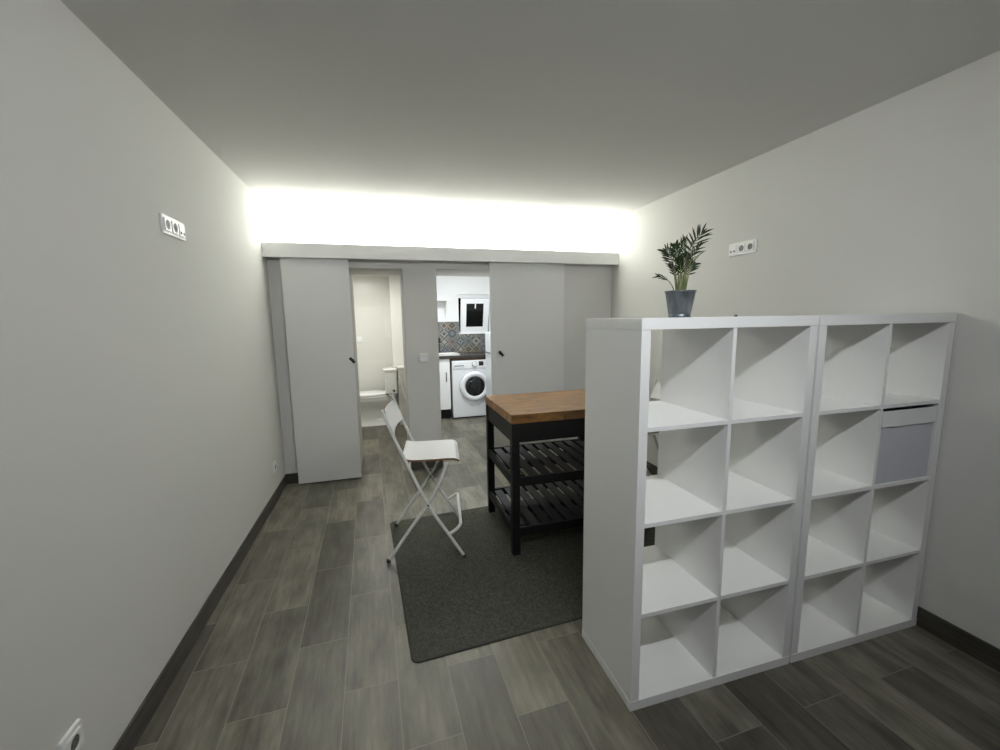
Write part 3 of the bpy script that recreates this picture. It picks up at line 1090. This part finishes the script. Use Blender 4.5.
kc = thing('kitchen_base_cabinet', 'white kitchen base cabinet left of the washing machine', 'cabinet', (-0.10, 4.82, 0))
obj('carcass', B(((-0.205, 0.002, 0.15), (0.190, 0.53, 0.904))), 'white', kc)
dd = obj('cabinet_door', B(((-0.203, -0.018, 0.152), (0.188, 0.001, 0.895)), bev=0.0015), 'white', kc)
obj('door_handle', B(((0.128, -0.036, 0.565), (0.138, -0.0185, 0.705)), bev=0.002), 'black', dd)
obj('plinth', B(((-0.203, 0.06, 0.0), (0.188, 0.08, 0.1495))), 'dark', kc)
for x in (-0.17, 0.15):
    bm = bmesh.new(); lathe(bm, [(0.02, 0), (0.016, 0.02), (0.016, 0.1495)], 14, (x, 0.035, 0))
    obj('foot', bm, 'dark', kc, True)

ct = obj('worktop', B(((-0.31, 4.775, 0.905), (0.735, 5.349, 0.944)), bev=0.003), 'counter')
tag(ct, 'dark kitchen worktop over the washing machine and cabinet', 'worktop')
obj('front_edge', B(((0.105, 4.800, 0.872), (0.735, 4.812, 0.9048))), 'brown_edge', ct)
sk = thing('kitchen_sink', 'metal sink set in the dark kitchen worktop, coloured white for its highlights', 'sink', (0.02, 5.05, 0.9442))
bm = bmesh.new()
o1, o2, o3 = rrect(-0.24, -0.2, 0.24, 0.2, 0.05), rrect(-0.205, -0.165, 0.205, 0.165, 0.05), rrect(-0.19, -0.15, 0.19, 0.15, 0.05)
loft(bm, [[(x, y, 0.0) for x, y in o1], [(x, y, 0.012) for x, y in o1], [(x, y, 0.012) for x, y in o2], [(x, y, 0.001) for x, y in o3]], cap=False)
bm.faces.new([bm.verts.new((x, y, 0.001)) for x, y in o3])
obj('basin', bm, 'ceramic', sk, True)  # white ceramic colour stands in for bright highlights on the metal
fa = thing('kitchen_faucet', 'dark curved faucet behind the kitchen sink', 'faucet', (0.00, 5.285, 0.9442))
bm = bmesh.new()
tube(bm, smooth_path([(0, 0, 0), (0, 0, 0.15), (0, -0.02, 0.21), (0, -0.08, 0.235), (0, -0.14, 0.21), (0, -0.15, 0.17)], 5), 0.012, 12)
lathe(bm, [(0.025, 0), (0.022, 0.03), (0.014, 0.04)], 18)
obj('spout', bm, 'dark', fa, True)
bm = bmesh.new()
tube(bm, [(0.02, 0, 0.05), (0.06, -0.005, 0.075)], 0.007, 10)
obj('lever', bm, 'chrome', fa, True)

ws = thing('wall_shelf', 'small white wall shelf on a bracket above the patchwork tiles', 'shelf', (0.06, YK, 1.75))
obj('shelf_board', B(((-0.35, -0.20, 0.0), (0.10, -0.0005, 0.018)), bev=0.002), 'white', ws)
bm = bmesh.new()
tube(bm, smooth_path([(0.07, -0.18, -0.006), (0.07, -0.13, -0.08), (0.07, -0.04, -0.17), (0.07, -0.010, -0.24)], 5), 0.008, 10)
tube(bm, [(0.07, -0.010, -0.008), (0.07, -0.010, -0.25)], 0.008, 10)
obj('bracket', bm, 'white', ws, True)

# fridge, its doors face the middle of the kitchen
fr = thing('fridge', 'white fridge at the right of the washing machine, half behind the sliding door', 'fridge', (0.64, 4.40, 0))
obj('cabinet_body', B(((0.0, -0.27, 0.02), (0.56, 0.27, 1.28)), bev=0.004), 'appliance', fr)
obj('door', B(((-0.045, -0.27, 0.03), (-0.002, 0.27, 0.985)), bev=0.004), 'appliance', fr)
obj('freezer_door', B(((-0.045, -0.27, 1.0), (-0.002, 0.27, 1.28)), bev=0.004), 'appliance', fr)
hd_ = obj('handle', B(((-0.058, -0.12, 0.988), (-0.0455, 0.20, 1.0)), bev=0.001), 'recess', fr)
for x in (0.03, 0.53):
    for y in (-0.24, 0.24):
        bm = bmesh.new(); lathe(bm, [(0.018, 0), (0.018, 0.0195)], 12, (x, y, 0)); obj('foot', bm, 'dark', fr, True)

# hopper window, sash tipped into the room at the top
wn = struct('window_1', B(((0.341, YK + 0.05, 1.251), (0.829, YK + 0.10, 1.270)), ((0.341, YK + 0.02, 1.80), (0.829, YK + 0.10, 1.849)),
                          ((0.341, YK + 0.08, 1.2705), (0.348, YK + 0.10, 1.7995)), ((0.822, YK + 0.08, 1.2705), (0.829, YK + 0.10, 1.7995))), 'pvc',
            'white tilted hopper window with a dark pane in the kitchen', 'window')
TA = math.radians(14)
def tilt(o):
    o.location = (0, YK + 0.045, 1.262)
    o.rotation_euler = (TA, 0, 0)
sa = obj('sash', B(((0.362, -0.055, 0.0), (0.808, 0.0, 0.095)), ((0.362, -0.055, 0.470), (0.808, 0.0, 0.545)),
                   ((0.362, -0.055, 0.0955), (0.447, 0.0, 0.4695)), ((0.723, -0.055, 0.0955), (0.808, 0.0, 0.4695)), bev=0.002), 'pvc', wn)
tilt(sa)
obj('pane', B(((0.4472, -0.036, 0.0957), (0.7228, -0.020, 0.4693))), 'glass', sa)
hb = bmesh.new()
box(hb, (0.575, -0.078, 0.395), (0.592, -0.066, 0.52), 0.003)
box(hb, (0.568, -0.067, 0.485), (0.599, -0.0552, 0.535), 0.003)
obj('window_handle', hb, 'pvc', sa)
struct('window_sill', B(((0.335, YK - 0.03, 1.232), (0.835, YK - 0.0102, 1.2505)), bev=0.002), 'kitchen_wall', 'narrow white sill under the kitchen window', 'window sill')
